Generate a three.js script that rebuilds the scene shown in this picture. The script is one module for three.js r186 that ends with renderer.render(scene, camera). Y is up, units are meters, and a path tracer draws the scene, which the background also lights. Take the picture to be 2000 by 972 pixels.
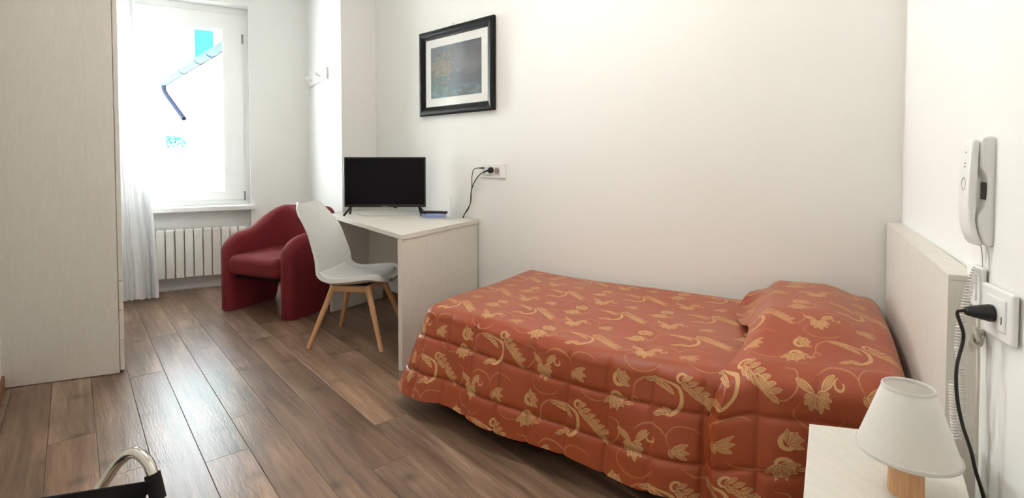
import * as THREE from 'three';
import { RoundedBoxGeometry } from 'three/addons/geometries/RoundedBoxGeometry.js';
import { mergeGeometries, mergeVertices, toCreasedNormals } from 'three/addons/utils/BufferGeometryUtils.js';

// ---------------------------------------------------------------- camera, sky, sun, exposure
const scene = new THREE.Scene();
const renderer = new THREE.WebGLRenderer({ antialias: true });
renderer.toneMapping = THREE.LinearToneMapping;
renderer.toneMappingExposure = 2.15;
renderer.shadowMap.enabled = true;
renderer.shadowMap.type = THREE.PCFSoftShadowMap;

const FOCAL = 1000;                                   // pixels of a 2000 x 972 frame
const camera = new THREE.PerspectiveCamera(2 * Math.atan(486 / FOCAL) * 180 / Math.PI, 2000 / 972, 0.05, 200);
camera.position.set(0, 1.2, 0);
camera.rotation.order = 'YXZ';
camera.rotation.set(-1.8 * Math.PI / 180, 0, 0);
camera.setViewOffset(2000, 972, 0, 139, 2000, 972);   // a shifted lens keeps the walls upright

scene.background = new THREE.Color(0.86, 0.95, 1.0);
scene.backgroundIntensity = 6.0;
const sun = new THREE.DirectionalLight(0xe6f2ff, 74);   // high sun from behind the house: falls on the yard, not into the room
sun.position.set(6, 14, 8); sun.target.position.set(-7, 0, -11);
sun.castShadow = true; sun.shadow.mapSize.set(2048, 2048);
Object.assign(sun.shadow.camera, { left: -16, right: 16, top: 16, bottom: -16, near: 1, far: 60 });
scene.add(sun, sun.target);

// ---------------------------------------------------------------- helpers
// Plans are given as (X to the right, D away from the camera), heights as h, all in metres.
let seed = 12345;
const rnd = () => { seed = (seed * 1664525 + 1013904223) >>> 0; return seed / 4294967296; };
const P = (X, D, h = 0) => new THREE.Vector3(X, h, -D);
const lerp = (a, b, t) => a + (b - a) * t;
const clamp = (x, a, b) => Math.min(b, Math.max(a, x));
const smooth = (a, b, x) => { const t = clamp((x - a) / (b - a), 0, 1); return t * t * (3 - 2 * t); };
const taken = {};
function numbered(name) { const n = taken[name] = (taken[name] ?? -1) + 1; return n ? `${name}_${String(n).padStart(3, '0')}` : name; }
const origin = new WeakMap();
function thing(name, label, category, X, D, h = 0, group) {
  const o = new THREE.Group(); o.name = numbered(name); o.position.copy(P(X, D, h)); scene.add(o);
  o.userData = { label, category }; if (group) o.userData.group = group;
  origin.set(o, o.position.clone()); return o;
}
function local(name, label, category, X, D, h, turn) {   // a thing whose parts are given in its own axes
  const o = thing(name, label, category, X, D, h); o.rotation.y = turn; origin.set(o, new THREE.Vector3()); return o;
}
function structure(name, geo, mat) {
  const m = new THREE.Mesh(geo, mat); m.name = name; m.userData.kind = 'structure'; scene.add(m); origin.set(m, new THREE.Vector3()); return shade(m);
}
function shade(m) { m.castShadow = true; m.receiveShadow = true; return m; }
function part(parent, name, geo, mat, label) {           // geometry in world coordinates (or in the axes of a local thing)
  const o = origin.get(parent); geo.translate(-o.x, -o.y, -o.z);
  const m = new THREE.Mesh(geo, mat); m.name = name; if (label) m.userData.label = label; parent.add(m); origin.set(m, o); return shade(m);
}
function placed(parent, name, geo, mat, pos, turn = 0) {  // a shared geometry, moved
  const m = new THREE.Mesh(geo, mat); m.name = name; m.position.copy(pos).sub(origin.get(parent)); m.rotation.y = turn; parent.add(m); return shade(m);
}
function solo(name, geo, mat, label, category, group) {
  const m = new THREE.Mesh(geo, mat); m.name = numbered(name); m.userData = { label, category }; if (group) m.userData.group = group;
  geo.computeBoundingBox(); const c = geo.boundingBox.getCenter(new THREE.Vector3()); c.y = geo.boundingBox.min.y;
  geo.translate(-c.x, -c.y, -c.z); m.position.copy(c); scene.add(m); origin.set(m, c); return shade(m);
}
function boxUV(geo, scale = 1, turn = 0, off = [0, 0]) {   // uv in metres from the way each face points
  const g = geo.index ? geo.toNonIndexed() : geo; g.computeVertexNormals();
  const p = g.attributes.position, uv = new Float32Array(p.count * 2), a = new THREE.Vector3(), b = new THREE.Vector3(), c = new THREE.Vector3(), n = new THREE.Vector3();
  const cs = Math.cos(turn), sn = Math.sin(turn);
  for (let i = 0; i < p.count; i += 3) {
    a.fromBufferAttribute(p, i); b.fromBufferAttribute(p, i + 1); c.fromBufferAttribute(p, i + 2);
    n.copy(b).sub(a).cross(c.clone().sub(a)).normalize();
    for (const [k, v] of [[i, a], [i + 1, b], [i + 2, c]]) {
      let u, w;
      if (Math.abs(n.y) > 0.7) { u = v.x * cs - v.z * sn; w = v.x * sn + v.z * cs; }
      else { const l = Math.hypot(n.x, n.z) || 1; u = (v.x * -n.z + v.z * n.x) / l; w = v.y; }
      uv[2 * k] = (u + off[0]) / scale; uv[2 * k + 1] = (w + off[1]) / scale;
    }
  }
  g.setAttribute('uv', new THREE.BufferAttribute(uv, 2)); return g;
}
function prism(pts, h0, h1, bevel = 0, turn = 0) {         // a plan polygon standing from h0 to h1
  const s = new THREE.Shape(pts.map(([x, d]) => new THREE.Vector2(x, d)));
  const g = new THREE.ExtrudeGeometry(s, { depth: h1 - h0 - 2 * bevel, bevelEnabled: bevel > 0, bevelSize: bevel, bevelThickness: bevel, bevelOffset: -bevel, bevelSegments: 2, curveSegments: 8 });
  g.rotateX(-Math.PI / 2); g.translate(0, h0 + bevel, 0); return boxUV(g, 1, turn);
}
function slab(a, b, t0, t1, h0, h1, bevel = 0.0015) {       // an upright board along the plan line a-b, from t0 to t1 to the left of it
  const l = Math.hypot(b[0] - a[0], b[1] - a[1]), n = [-(b[1] - a[1]) / l, (b[0] - a[0]) / l];
  return prism([[a[0] + n[0] * t0, a[1] + n[1] * t0], [b[0] + n[0] * t0, b[1] + n[1] * t0], [b[0] + n[0] * t1, b[1] + n[1] * t1], [a[0] + n[0] * t1, a[1] + n[1] * t1]], h0, h1, bevel);
}
function tube(pts, r, seg = 60, radial = 10, closed = false) {
  return new THREE.TubeGeometry(new THREE.CatmullRomCurve3(pts, closed, 'centripetal'), seg, r, radial, closed);
}
function rod(a, b, r0, r1 = r0, radial = 16) {
  const d = b.clone().sub(a), g = new THREE.CylinderGeometry(r1, r0, d.length(), radial);
  g.applyQuaternion(new THREE.Quaternion().setFromUnitVectors(new THREE.Vector3(0, 1, 0), d.clone().normalize()));
  const m = a.clone().add(b).multiplyScalar(0.5); return g.translate(m.x, m.y, m.z);
}
function sheet(nu, nv, f, uvf) {                            // a smooth surface f(i/nu, j/nv)
  const pos = [], uv = [], idx = [];
  for (let i = 0; i <= nu; i++) for (let j = 0; j <= nv; j++) { const p = f(i / nu, j / nv); pos.push(p.x, p.y, p.z); const t = uvf ? uvf(i / nu, j / nv) : [i / nu, j / nv]; uv.push(t[0], t[1]); }
  for (let i = 0; i < nu; i++) for (let j = 0; j < nv; j++) { const a = i * (nv + 1) + j, b = a + nv + 1; idx.push(a, b, b + 1, a, b + 1, a + 1); }
  const g = new THREE.BufferGeometry();
  g.setAttribute('position', new THREE.Float32BufferAttribute(pos, 3)); g.setAttribute('uv', new THREE.Float32BufferAttribute(uv, 2)); g.setIndex(idx); g.computeVertexNormals(); return g;
}
const merged = (...g) => mergeGeometries(g.map((x) => { const y = x.index ? x.toNonIndexed() : x; for (const k of Object.keys(y.attributes)) if (!['position', 'normal', 'uv'].includes(k)) y.deleteAttribute(k); return y; }));
const curve2 = (pts) => new THREE.CatmullRomCurve3(pts.map(([x, d]) => new THREE.Vector3(x, d, 0)), false, 'centripetal');

// ---------------------------------------------------------------- textures
const hash = (x, y, s) => { let n = (x * 374761393 + y * 668265263 + s * 974634777) | 0; n = Math.imul(n ^ (n >>> 13), 1274126177); return ((n ^ (n >>> 16)) >>> 0) / 4294967296; };
function noise(x, y, px, py, s) {                           // value noise that repeats every px, py cells
  const xi = Math.floor(x), yi = Math.floor(y), fx = x - xi, fy = y - yi, u = fx * fx * (3 - 2 * fx), v = fy * fy * (3 - 2 * fy);
  const w = (a, p) => ((a % p) + p) % p;
  const a = hash(w(xi, px), w(yi, py), s), b = hash(w(xi + 1, px), w(yi, py), s), c = hash(w(xi, px), w(yi + 1, py), s), d = hash(w(xi + 1, px), w(yi + 1, py), s);
  return lerp(lerp(a, b, u), lerp(c, d, u), v);
}
function texture(w, h, f, srgb = true, mw = 1, mh = 1) {    // f(u, v) -> [r, g, b] in 0..255; the tile covers mw x mh metres
  const d = new Uint8Array(w * h * 4);
  for (let y = 0; y < h; y++) for (let x = 0; x < w; x++) { const c = f(x / w, y / h), k = 4 * (y * w + x); d[k] = clamp(c[0], 0, 255); d[k + 1] = clamp(c[1], 0, 255); d[k + 2] = clamp(c[2], 0, 255); d[k + 3] = 255; }
  const t = new THREE.DataTexture(d, w, h); t.wrapS = t.wrapT = THREE.RepeatWrapping; t.magFilter = THREE.LinearFilter; t.minFilter = THREE.LinearMipmapLinearFilter; t.generateMipmaps = true;
  if (srgb) t.colorSpace = THREE.SRGBColorSpace; t.repeat.set(1 / mw, 1 / mh); t.needsUpdate = true; return t;
}
// oak laminate: u along the board (2.4 m), v across (0.6 m)
function oak(u, v) {
  const warp = (noise(u * 6, v * 5, 6, 5, 1) - 0.5) * 0.05 + (noise(u * 18, v * 10, 18, 10, 2) - 0.5) * 0.012;
  const vv = v + warp;
  const broad = noise(u * 4, vv * 9, 4, 9, 3), mid = noise(u * 9, vv * 34, 9, 34, 4), fine = noise(u * 40, vv * 150, 40, 150, 5), pore = noise(u * 90, vv * 300, 90, 300, 6);
  const blotch = noise(u * 10, v * 6, 10, 6, 7);
  const ring = 0.5 + 0.5 * Math.sin((vv * 38 + 2.2 * noise(u * 5, v * 4, 5, 4, 8)) * Math.PI);
  let t = 0.5 + 0.42 * (broad - 0.5) + 0.34 * (mid - 0.5) + 0.22 * (fine - 0.5) + 0.08 * (ring - 0.5) + 0.34 * (blotch - 0.5);
  if (pore > 0.8) t -= 0.10 * (pore - 0.8) / 0.2;
  const kx = ((u * 5) % 1) - 0.5, ky = ((v * 3) % 1) - 0.5, kid = hash(Math.floor(u * 5), Math.floor(v * 3), 9);
  if (kid > 0.6) { const r = Math.hypot(kx * 0.48 + (kid - 0.8) * 0.3, ky * 0.2) / 0.03; t -= 0.34 * Math.exp(-r * r) + 0.06 * Math.exp(-r * 0.5); }
  return clamp(t, 0, 1);
}
const oakMap = texture(2048, 512, (u, v) => { const t = oak(u, v); return [lerp(86, 188, t), lerp(66, 160, t), lerp(51, 138, t)]; }, true, 2.4, 0.6);
const oakBump = texture(1024, 512, (u, v) => { const t = 255 * (0.5 * noise(u * 90, v * 300, 90, 300, 6) + 0.5 * noise(u * 40, v * 150, 40, 150, 5)); return [t, t, t]; }, false, 2.4, 0.6);
// pale laminate with a fine vertical linen grain, 0.5 m tile
const linen = (u, v) => 0.5 * noise(u * 230, v * 26, 230, 26, 11) + 0.3 * noise(u * 60, v * 6, 60, 6, 12) + 0.2 * noise(u * 34, v * 300, 34, 300, 13);
const linenMap = texture(1024, 1024, (u, v) => { const t = linen(u, v); return [lerp(218, 232, t), lerp(213, 227, t), lerp(203, 217, t)]; }, true, 0.5, 0.5);
const linenBump = texture(512, 512, (u, v) => { const t = 255 * linen(u, v); return [t, t, t]; }, false, 0.5, 0.5);
const plasterBump = texture(512, 512, (u, v) => { const t = 255 * (0.45 * noise(u * 40, v * 40, 40, 40, 21) + 0.35 * noise(u * 110, v * 110, 110, 110, 22) + 0.2 * noise(u * 12, v * 12, 12, 12, 23)); return [t, t, t]; }, false, 0.6, 0.6);
const weave = (u, v) => 0.5 + 0.25 * Math.sin(u * Math.PI * 2 * 96) * Math.sin(v * Math.PI * 2 * 96) + 0.3 * (noise(u * 128, v * 128, 128, 128, 31) - 0.5);
const weaveBump = texture(512, 512, (u, v) => { const t = 255 * weave(u, v); return [t, t, t]; }, false, 0.2, 0.2);
const redMap = texture(512, 512, (u, v) => { const t = 0.6 * weave(u, v) + 0.4 * noise(u * 20, v * 20, 20, 20, 33); return [lerp(104, 140, t), lerp(24, 36, t), lerp(30, 42, t)]; }, true, 0.2, 0.2);
const beechMap = texture(256, 512, (u, v) => { const t = 0.55 * noise(u * 24, v * 5, 24, 5, 41) + 0.45 * noise(u * 70, v * 12, 70, 12, 42); return [lerp(196, 224, t), lerp(146, 178, t), lerp(100, 132, t)]; }, true, 0.2, 0.4);

// ---------------------------------------------------------------- materials
const std = (color, roughness = 0.6, more = {}) => new THREE.MeshPhysicalMaterial({ color, roughness, ...more });
const M = {
  wall: std(0xf4f4f0, 0.9, { bumpMap: plasterBump, bumpScale: 0.0004 }),
  ceiling: std(0xf7f7f4, 0.95),
  laminate: std(0xffffff, 0.5, { map: linenMap, bumpMap: linenBump, bumpScale: 0.0003 }),
  whitePaint: std(0xf2f2ef, 0.35),
  white: std(0xefefec, 0.3),
  radiator: std(0xe9e6de, 0.35),
  curtain: std(0xfafafa, 0.95, { transmission: 0.13, thickness: 0, side: THREE.DoubleSide }),
  glass: std(0xffffff, 0.0, { transmission: 1, thickness: 0, ior: 1.5 }),
  subfloor: std(0x3a2c20, 0.9),
  red: std(0xffffff, 0.85, { map: redMap, bumpMap: weaveBump, bumpScale: 0.0006, sheen: 0.5, sheenRoughness: 0.5, sheenColor: new THREE.Color(0.6, 0.2, 0.2) }),
  plastic: std(0xebebe8, 0.38),
  pad: std(0xe4e4e2, 0.5),
  beech: std(0xffffff, 0.5, { map: beechMap }),
  black: std(0x0b0b0c, 0.35),
  screen: std(0x030306, 0.2, { specularIntensity: 0.35 }),
  blackFabric: std(0x0c0c0f, 0.85, { bumpMap: weaveBump, bumpScale: 0.0008 }),
  chrome: std(0xd8d4cc, 0.14, { metalness: 1 }),
  steel: std(0x9a9a98, 0.35, { metalness: 1 }),
  skirting: std(0x8a6240, 0.55),
};
const plank = [0xffffff, 0xf2ebe4, 0xe6ded6, 0xfaf0e6, 0xdcd2c8].map((c) => std(c, 0.3, { map: oakMap, bumpMap: oakBump, bumpScale: 0.0003 }));

// ---------------------------------------------------------------- the room
const HEIGHT = 2.95;
const L0 = [-4.075, 4.254], C1 = [-2.10, 5.31], C2 = [-1.45, 4.37], C3 = [-1.22, 4.59], R0 = [0.64, -0.5], R1 = [-0.02, -0.40];
const backLine = curve2([C3, [-0.70, 4.115], [-0.25, 3.71], [0.13, 3.38], [0.45, 3.11], [0.85, 2.83], [1.30, 2.58], [1.80, 2.36]]).getPoints(56).map((p) => [p.x, p.y]);
const rightLine = [[1.80, 2.36], [1.525, 1.885], ...curve2([[1.25, 1.41], [1.15, 1.255], [1.085, 1.12], [1.04, 0.98], [1.0, 0.82]]).getPoints(24).map((p) => [p.x, p.y]), R0];
const outline = [L0, C1, C2, ...backLine, ...rightLine.slice(1), R1];
function offsetLine(pts, t) {                                // a plan line moved t to its left
  return pts.map((p, i) => { const a = pts[Math.max(0, i - 1)], b = pts[Math.min(pts.length - 1, i + 1)], l = Math.hypot(b[0] - a[0], b[1] - a[1]); return [p[0] - (b[1] - a[1]) / l * t, p[1] + (b[0] - a[0]) / l * t]; });
}
const ribbon = (pts, t0, t1, h0, h1) => toCreasedNormals(prism([...offsetLine(pts, t0), ...offsetLine(pts, t1).reverse()], h0, h1), 0.4);
// the outline runs clockwise seen from above, so outside lies to the left of each line
structure('wall_back', ribbon(backLine, 0, 0.2, -0.1, HEIGHT), M.wall);
structure('wall_right', ribbon(rightLine, 0, 0.2, -0.1, HEIGHT), M.wall);
structure('wall_left', ribbon([R1, L0], 0, 0.2, -0.1, HEIGHT), M.wall);
structure('wall_rear', ribbon([R0, R1], 0, 0.2, -0.1, HEIGHT), M.wall);
structure('wall_corner', prism([C1, C2, C3, [-1.05, 4.75], [-1.7, 5.6]], -0.1, HEIGHT), M.wall);
structure('ceiling', prism([[-4.6, 4.3], [-2.0, 5.9], [2.3, 2.5], [1.0, -0.9], [-0.3, -0.9]], HEIGHT, HEIGHT + 0.2), M.ceiling);

// wall with the window: a metres along it from the corner, n metres into the room
const wl = Math.hypot(L0[0] - C1[0], L0[1] - C1[1]), we = [(L0[0] - C1[0]) / wl, (L0[1] - C1[1]) / wl], wn = [-we[1], we[0]];
const W = (a, n) => [C1[0] + we[0] * a + wn[0] * n, C1[1] + we[1] * a + wn[1] * n];
const wbox = (a0, a1, n0, n1, h0, h1, bevel = 0) => prism([W(a0, n0), W(a0, n1), W(a1, n1), W(a1, n0)].reverse(), h0, h1, bevel);
const A0 = 0.545, A1 = 1.72, SILL = 0.775, TOP = 2.72;
structure('wall_far', merged(wbox(-0.1, A0, -0.36, 0, -0.1, HEIGHT), wbox(A1, wl + 0.2, -0.36, 0, -0.1, HEIGHT), wbox(A0, A1, -0.36, -0.1, -0.1, SILL - 0.04), wbox(A0 - 0.1, A1 + 0.1, -0.36, 0.02, -0.3, -0.01), wbox(A0, A1, -0.36, 0, TOP, HEIGHT)), M.wall);

// floor: a slab that carries the boards
const floor = structure('floor', prism(outline, -0.1, -0.009), M.subfloor);
{
  const dir = [-0.652, 0.758], acr = [0.758, 0.652], pitch = 0.161, r0 = -0.103, len = 1.9, chamfer = 0.0012;
  const joints = { '-1': 3.68, 0: 2.9, 1: 4.35, 2: 3.51, 3: 4.22, 4: 2.64, 5: 3.27, 6: 1.84, 7: 2.15, 8: 3.1, 9: 1.5, 10: 2.5 };
  const clip = (poly, ax, lim, sign) => {                     // keep what lies on one side of ax.p = lim
    const out = []; const v = (p) => sign * (p[0] * ax[0] + p[1] * ax[1] - lim);
    poly.forEach((p, i) => { const q = poly[(i + 1) % poly.length], a = v(p), b = v(q); if (a >= 0) out.push(p); if ((a >= 0) !== (b >= 0)) { const t = a / (a - b); out.push([lerp(p[0], q[0], t), lerp(p[1], q[1], t)]); } });
    return out;
  };
  for (let k = -4; k < 22; k++) {
    const ph = ((joints[k] ?? hash(k, 3, 77) * len) % len);
    const row = clip(clip(outline, acr, r0 + pitch * k + 0.0006, 1), acr, r0 + pitch * (k + 1) - 0.0006, -1);
    if (row.length < 3) continue;
    for (let m = -2; m < 5; m++) {
      const q0 = ph + m * len; let poly = clip(clip(row, dir, q0 + 0.0006, 1), dir, q0 + len - 0.0006, -1);
      poly = poly.filter((p, i) => { const q = poly[(i + 1) % poly.length]; return Math.hypot(p[0] - q[0], p[1] - q[1]) > 0.004; });
      if (poly.length < 3) continue;
      let area = 0; poly.forEach((p, i) => { const q = poly[(i + 1) % poly.length]; area += p[0] * q[1] - q[0] * p[1]; });
      if (Math.abs(area) < 0.004) continue;
      const g = prism(poly, -0.009, 0, chamfer), p = g.attributes.position, uv = g.attributes.uv, ou = hash(k, m, 5) * 2.4, ov = Math.floor(hash(k, m, 6) * 7) * 0.083;
      for (let i = 0; i < p.count; i++) { const X = p.getX(i), D = -p.getZ(i); uv.setXY(i, X * dir[0] + D * dir[1] + ou, X * acr[0] + D * acr[1] - r0 - pitch * k + ov); }
      part(floor, 'plank', g, plank[Math.floor(hash(k, m, 8) * plank.length)]);
    }
  }
}
// skirting boards
structure('baseboard_back', ribbon(backLine, -0.012, 0, 0, 0.07), M.skirting);
structure('baseboard_right', ribbon(rightLine, -0.012, 0, 0, 0.07), M.skirting);
structure('baseboard_left', ribbon([R1, L0], -0.012, 0, 0, 0.07), M.skirting);
structure('baseboard_corner', merged(ribbon([C1, C2], -0.012, 0, 0, 0.07), ribbon([C2, C3], -0.012, 0, 0, 0.07)), M.skirting);
structure('baseboard_far', merged(wbox(0.01, A0, 0, 0.012, 0, 0.07), wbox(A1, wl - 0.02, 0, 0.012, 0, 0.07)), M.skirting);

// window: frame, sash, pane, and the sill below it
{
  const win = new THREE.Group(); win.name = 'window_1'; win.userData.kind = 'structure'; scene.add(win); origin.set(win, new THREE.Vector3());
  const ring = (a0, a1, h0, h1, w, n0, n1, b, low = w) => merged(wbox(a0, a0 + w, n0, n1, h0, h1, b), wbox(a1 - w, a1, n0, n1, h0, h1, b), wbox(a0 + w, a1 - w, n0, n1, h0, h0 + low, b), wbox(a0 + w, a1 - w, n0, n1, h1 - w, h1, b));
  part(win, 'frame', ring(A0, A1, SILL, TOP, 0.07, -0.22, -0.15, 0.004), M.whitePaint);
  const sash = part(win, 'sash', merged(ring(A0 + 0.055, A1 - 0.055, SILL + 0.045, TOP - 0.06, 0.165, -0.205, -0.135, 0.008, 0.09), ring(A0 + 0.21, A1 - 0.21, SILL + 0.125, TOP - 0.215, 0.02, -0.2, -0.15, 0.006)), M.whitePaint);
  part(win, 'pane', wbox(A0 + 0.215, A1 - 0.215, -0.178, -0.176, SILL + 0.13, TOP - 0.22), M.glass);
  for (const h of [0.86, 2.42]) { const c = W(A0 + 0.052, -0.128); part(sash, 'hinge', new THREE.CylinderGeometry(0.008, 0.008, 0.09, 12).translate(c[0], h, -c[1]), M.steel); }
  const sill = structure('trim_1', wbox(A0 - 0.04, A1 + 0.05, -0.16, 0.055, SILL - 0.045, SILL, 0.006), M.whitePaint); sill.userData.label = 'white window sill board';
}

// ---------------------------------------------------------------- yard outside the window
{
  const yard = std(0xd8d6d0, 0.9), render_ = std(0xe9e6df, 0.9), tile = std(0xb9b4ad, 0.8), zinc = std(new THREE.Color(0.026, 0.042, 0.044), 1, { specularIntensity: 0.1 }), turquoise = std(new THREE.Color(0.004, 0.5, 0.45), 1, { specularIntensity: 0.1 }), pipe = std(new THREE.Color(0.012, 0.016, 0.03), 1, { specularIntensity: 0.1 });
  const ground = structure('ground', prism([[-40, 5.8], [-40, 45], [12, 45], [12, 5.8]], -0.5, -0.4), yard); ground.userData.label = 'pale yard ground';
  const ga = [-6.57, 11.57], gb = [-10.95, 16.3], gl = Math.hypot(gb[0] - ga[0], gb[1] - ga[1]), gd = [(gb[0] - ga[0]) / gl, (gb[1] - ga[1]) / gl], gn = [gd[1], -gd[0]];   // gn points into the house
  const G = (t, n) => [ga[0] + gd[0] * t + gn[0] * n, ga[1] + gd[1] * t + gn[1] * n];
  const house = thing('neighbour_house', 'white neighbouring house seen through the window, with gutter under its eaves', 'house', ...G(3, 3), -0.4);
  part(house, 'wall', prism([G(-4, 0.35), G(gl - 0.05, 0.35), G(gl - 0.05, 7), G(-4, 7)].reverse(), -0.4, 3.6), render_);
  const e = (t, n, h) => { const q = G(t, n); return P(q[0], q[1], h); };
  const roof = new THREE.BufferGeometry().setFromPoints([e(-5, 0, 3.72), e(gl, 0, 3.72), e(gl, 4.2, 4.5), e(-5, 0, 3.72), e(gl, 4.2, 4.5), e(-5, 4.2, 4.5), e(-5, 0, 3.6), e(gl, 4.2, 4.38), e(gl, 0, 3.6), e(-5, 0, 3.6), e(-5, 4.2, 4.38), e(gl, 4.2, 4.38), e(gl, 0, 3.6), e(gl, 4.2, 4.38), e(gl, 4.2, 4.5), e(gl, 0, 3.6), e(gl, 4.2, 4.5), e(gl, 0, 3.72)]);
  part(house, 'roof', boxUV(roof), tile);
  const half = new THREE.Shape(); half.absarc(0, 0, 0.11, Math.PI, 2 * Math.PI, false); half.absarc(0, 0, 0.09, 2 * Math.PI, Math.PI, true);
  const gut = new THREE.ExtrudeGeometry(half, { depth: gl + 4.5, bevelEnabled: false, curveSegments: 12 });
  gut.applyMatrix4(new THREE.Matrix4().makeBasis(new THREE.Vector3(-gn[0], 0, gn[1]), new THREE.Vector3(0, 1, 0), new THREE.Vector3(gd[0], 0, -gd[1])).setPosition(e(-4.5, -0.08, 3.7)));
  const gutter = part(house, 'gutter', gut, zinc, 'pale zinc gutter');
  for (const t of [0.35, 1.5, 3.4]) part(gutter, 'bracket', new THREE.TorusGeometry(0.115, 0.012, 6, 16, Math.PI).rotateZ(Math.PI).applyMatrix4(new THREE.Matrix4().makeBasis(new THREE.Vector3(-gn[0], 0, gn[1]), new THREE.Vector3(0, 1, 0), new THREE.Vector3(gd[0], 0, -gd[1])).setPosition(e(t, -0.08, 3.7))), pipe);
  part(house, 'downpipe', tube([e(gl - 0.1, -0.08, 3.62), e(gl - 0.12, -0.08, 3.45), e(gl - 0.6, 0.1, 2.95), e(gl - 1.15, 0.26, 2.5)], 0.07, 40, 10), pipe, 'blue grey downpipe');
  solo('turquoise_building', merged(prism([[-14.65, 23.8], [-14.0, 23.8], [-14.0, 24.2], [-14.65, 24.2]], -0.4, 9.5, 0.02), prism([[-14.75, 23.7], [-13.9, 23.7], [-13.9, 24.3], [-14.75, 24.3]], 9.5, 9.7, 0.02)), turquoise, 'narrow turquoise building far behind the gutter of the white house', 'building');
  const barn = thing('added_outbuilding', 'long white building added across the yard to bounce sunlight in through the window', 'building', -16, 12, -0.4);  // added building: its sunlit wall throws light deep into the room
  part(barn, 'wall', prism([[-12.2, 16.8], [-17.5, 6.5], [-22, 8.5], [-17, 19]], -0.4, 4.6), render_);
  part(barn, 'roof', prism([[-11.9, 16.9], [-17.3, 6.1], [-22.4, 8.3], [-17.1, 19.4]], 4.6, 4.85), tile);
  const eave = structure('trim_2', wbox(-1.2, wl + 1, -1.3, -0.36, HEIGHT + 0.02, HEIGHT + 0.14), M.whitePaint); eave.userData.label = 'unseen roof eave added outside over the window to cut the high sky light';  // unseen overhang, added to keep steep sky light off the window end
  const leaf = std(new THREE.Color(0.012, 0.07, 0.055), 1, { specularIntensity: 0.1 }), bush = thing('shrub', 'pale green shrub in the yard outside the window', 'shrub', -9.2, 14, -0.4);
  part(bush, 'stem', tube([P(-9.2, 14, -0.4), P(-9.22, 14, 0.6), P(-9.2, 14.02, 1.6)], 0.02, 12, 6), std(0x8a7a62, 0.8));
  const gs = []; for (let i = 0; i < 90; i++) { const g = new THREE.SphereGeometry(0.055, 6, 5).scale(1, 0.25, 0.6); g.rotateZ((rnd() - 0.5) * 2); g.rotateY(rnd() * 6.3); const a = rnd() * 6.3, r = 0.26 * Math.sqrt(rnd()); gs.push(g.translate(-9.2 + r * Math.cos(a), 1.74 + (rnd() - 0.5) * 0.3, -14 + r * Math.sin(a))); }
  part(bush, 'foliage', merged(...gs), leaf).userData.kind = 'stuff';
}

// ---------------------------------------------------------------- unseen ceiling lamp, added as fill for the half away from the window
{
  const X = -0.25, D = 1.9, t = thing('added_ceiling_lamp', 'unseen round opal glass lamp added on the ceiling beside the bed as fill light', 'lamp', X, D, 2.82);
  const lathe = (pts) => new THREE.LatheGeometry(pts.map(([a, b]) => new THREE.Vector2(a, b)), 48).translate(X, 0, -D);
  part(t, 'rim', lathe([[0.001, HEIGHT - 0.001], [0.2, HEIGHT - 0.001], [0.2, HEIGHT - 0.03], [0.19, HEIGHT - 0.03], [0.19, HEIGHT - 0.02], [0.001, HEIGHT - 0.02]]), M.white);
  part(t, 'lamp_glass', lathe([[0.188, HEIGHT - 0.028], [0.18, HEIGHT - 0.06], [0.15, HEIGHT - 0.095], [0.09, HEIGHT - 0.12], [0.001, HEIGHT - 0.128], [0.09, HEIGHT - 0.118], [0.149, HEIGHT - 0.093], [0.178, HEIGHT - 0.059], [0.186, HEIGHT - 0.028]]), std(0xfffaf0, 0.4, { emissive: 0xfff0dc, emissiveIntensity: 2.5 }));
  const lamp = new THREE.PointLight(0xfffaf5, 2.5, 0, 2); lamp.position.copy(P(X, D, HEIGHT - 0.075)); lamp.castShadow = true; lamp.shadow.radius = 7; lamp.shadow.mapSize.set(1024, 1024); scene.add(lamp);
}

// ---------------------------------------------------------------- wardrobe
{
  const b = [-2.20, 2.875], sd = [-0.921, -0.389], fd = [-0.61, 0.792];
  const at = (s, f) => [b[0] + sd[0] * s + fd[0] * f, b[1] + sd[1] * s + fd[1] * f];
  const t = thing('wardrobe', 'tall pale laminate wardrobe with doors over three drawers, at the left wall', 'wardrobe', ...at(0.26, 0.6));
  const box = (s0, s1, f0, f1, h0, h1, bv = 0.0015) => prism([at(s0, f0), at(s1, f0), at(s1, f1), at(s0, f1)], h0, h1, bv);
  part(t, 'side_panel', box(0.024, 0.535, 0, 0.022, 0.004, 2.6), M.laminate);
  part(t, 'side_panel', box(0.024, 0.535, 1.078, 1.1, 0.004, 2.6), M.laminate);
  part(t, 'back_panel', box(0.525, 0.535, 0.022, 1.078, 0.06, 2.6), M.laminate);
  part(t, 'top_panel', box(0.024, 0.525, 0.022, 1.078, 2.575, 2.6), M.laminate);
  part(t, 'plinth', box(0.05, 0.07, 0.022, 1.078, 0.004, 0.06), M.laminate);
  for (const [f0, f1] of [[0.0, 0.548], [0.552, 1.1]]) part(t, 'door', box(0, 0.021, f0, f1, 0.53, 2.6), M.laminate);
  for (const [h0, h1] of [[0.363, 0.526], [0.192, 0.359], [0.02, 0.188]]) part(t, 'drawer', box(0, 0.021, 0, 1.1, h0, h1), M.laminate);
}

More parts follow.
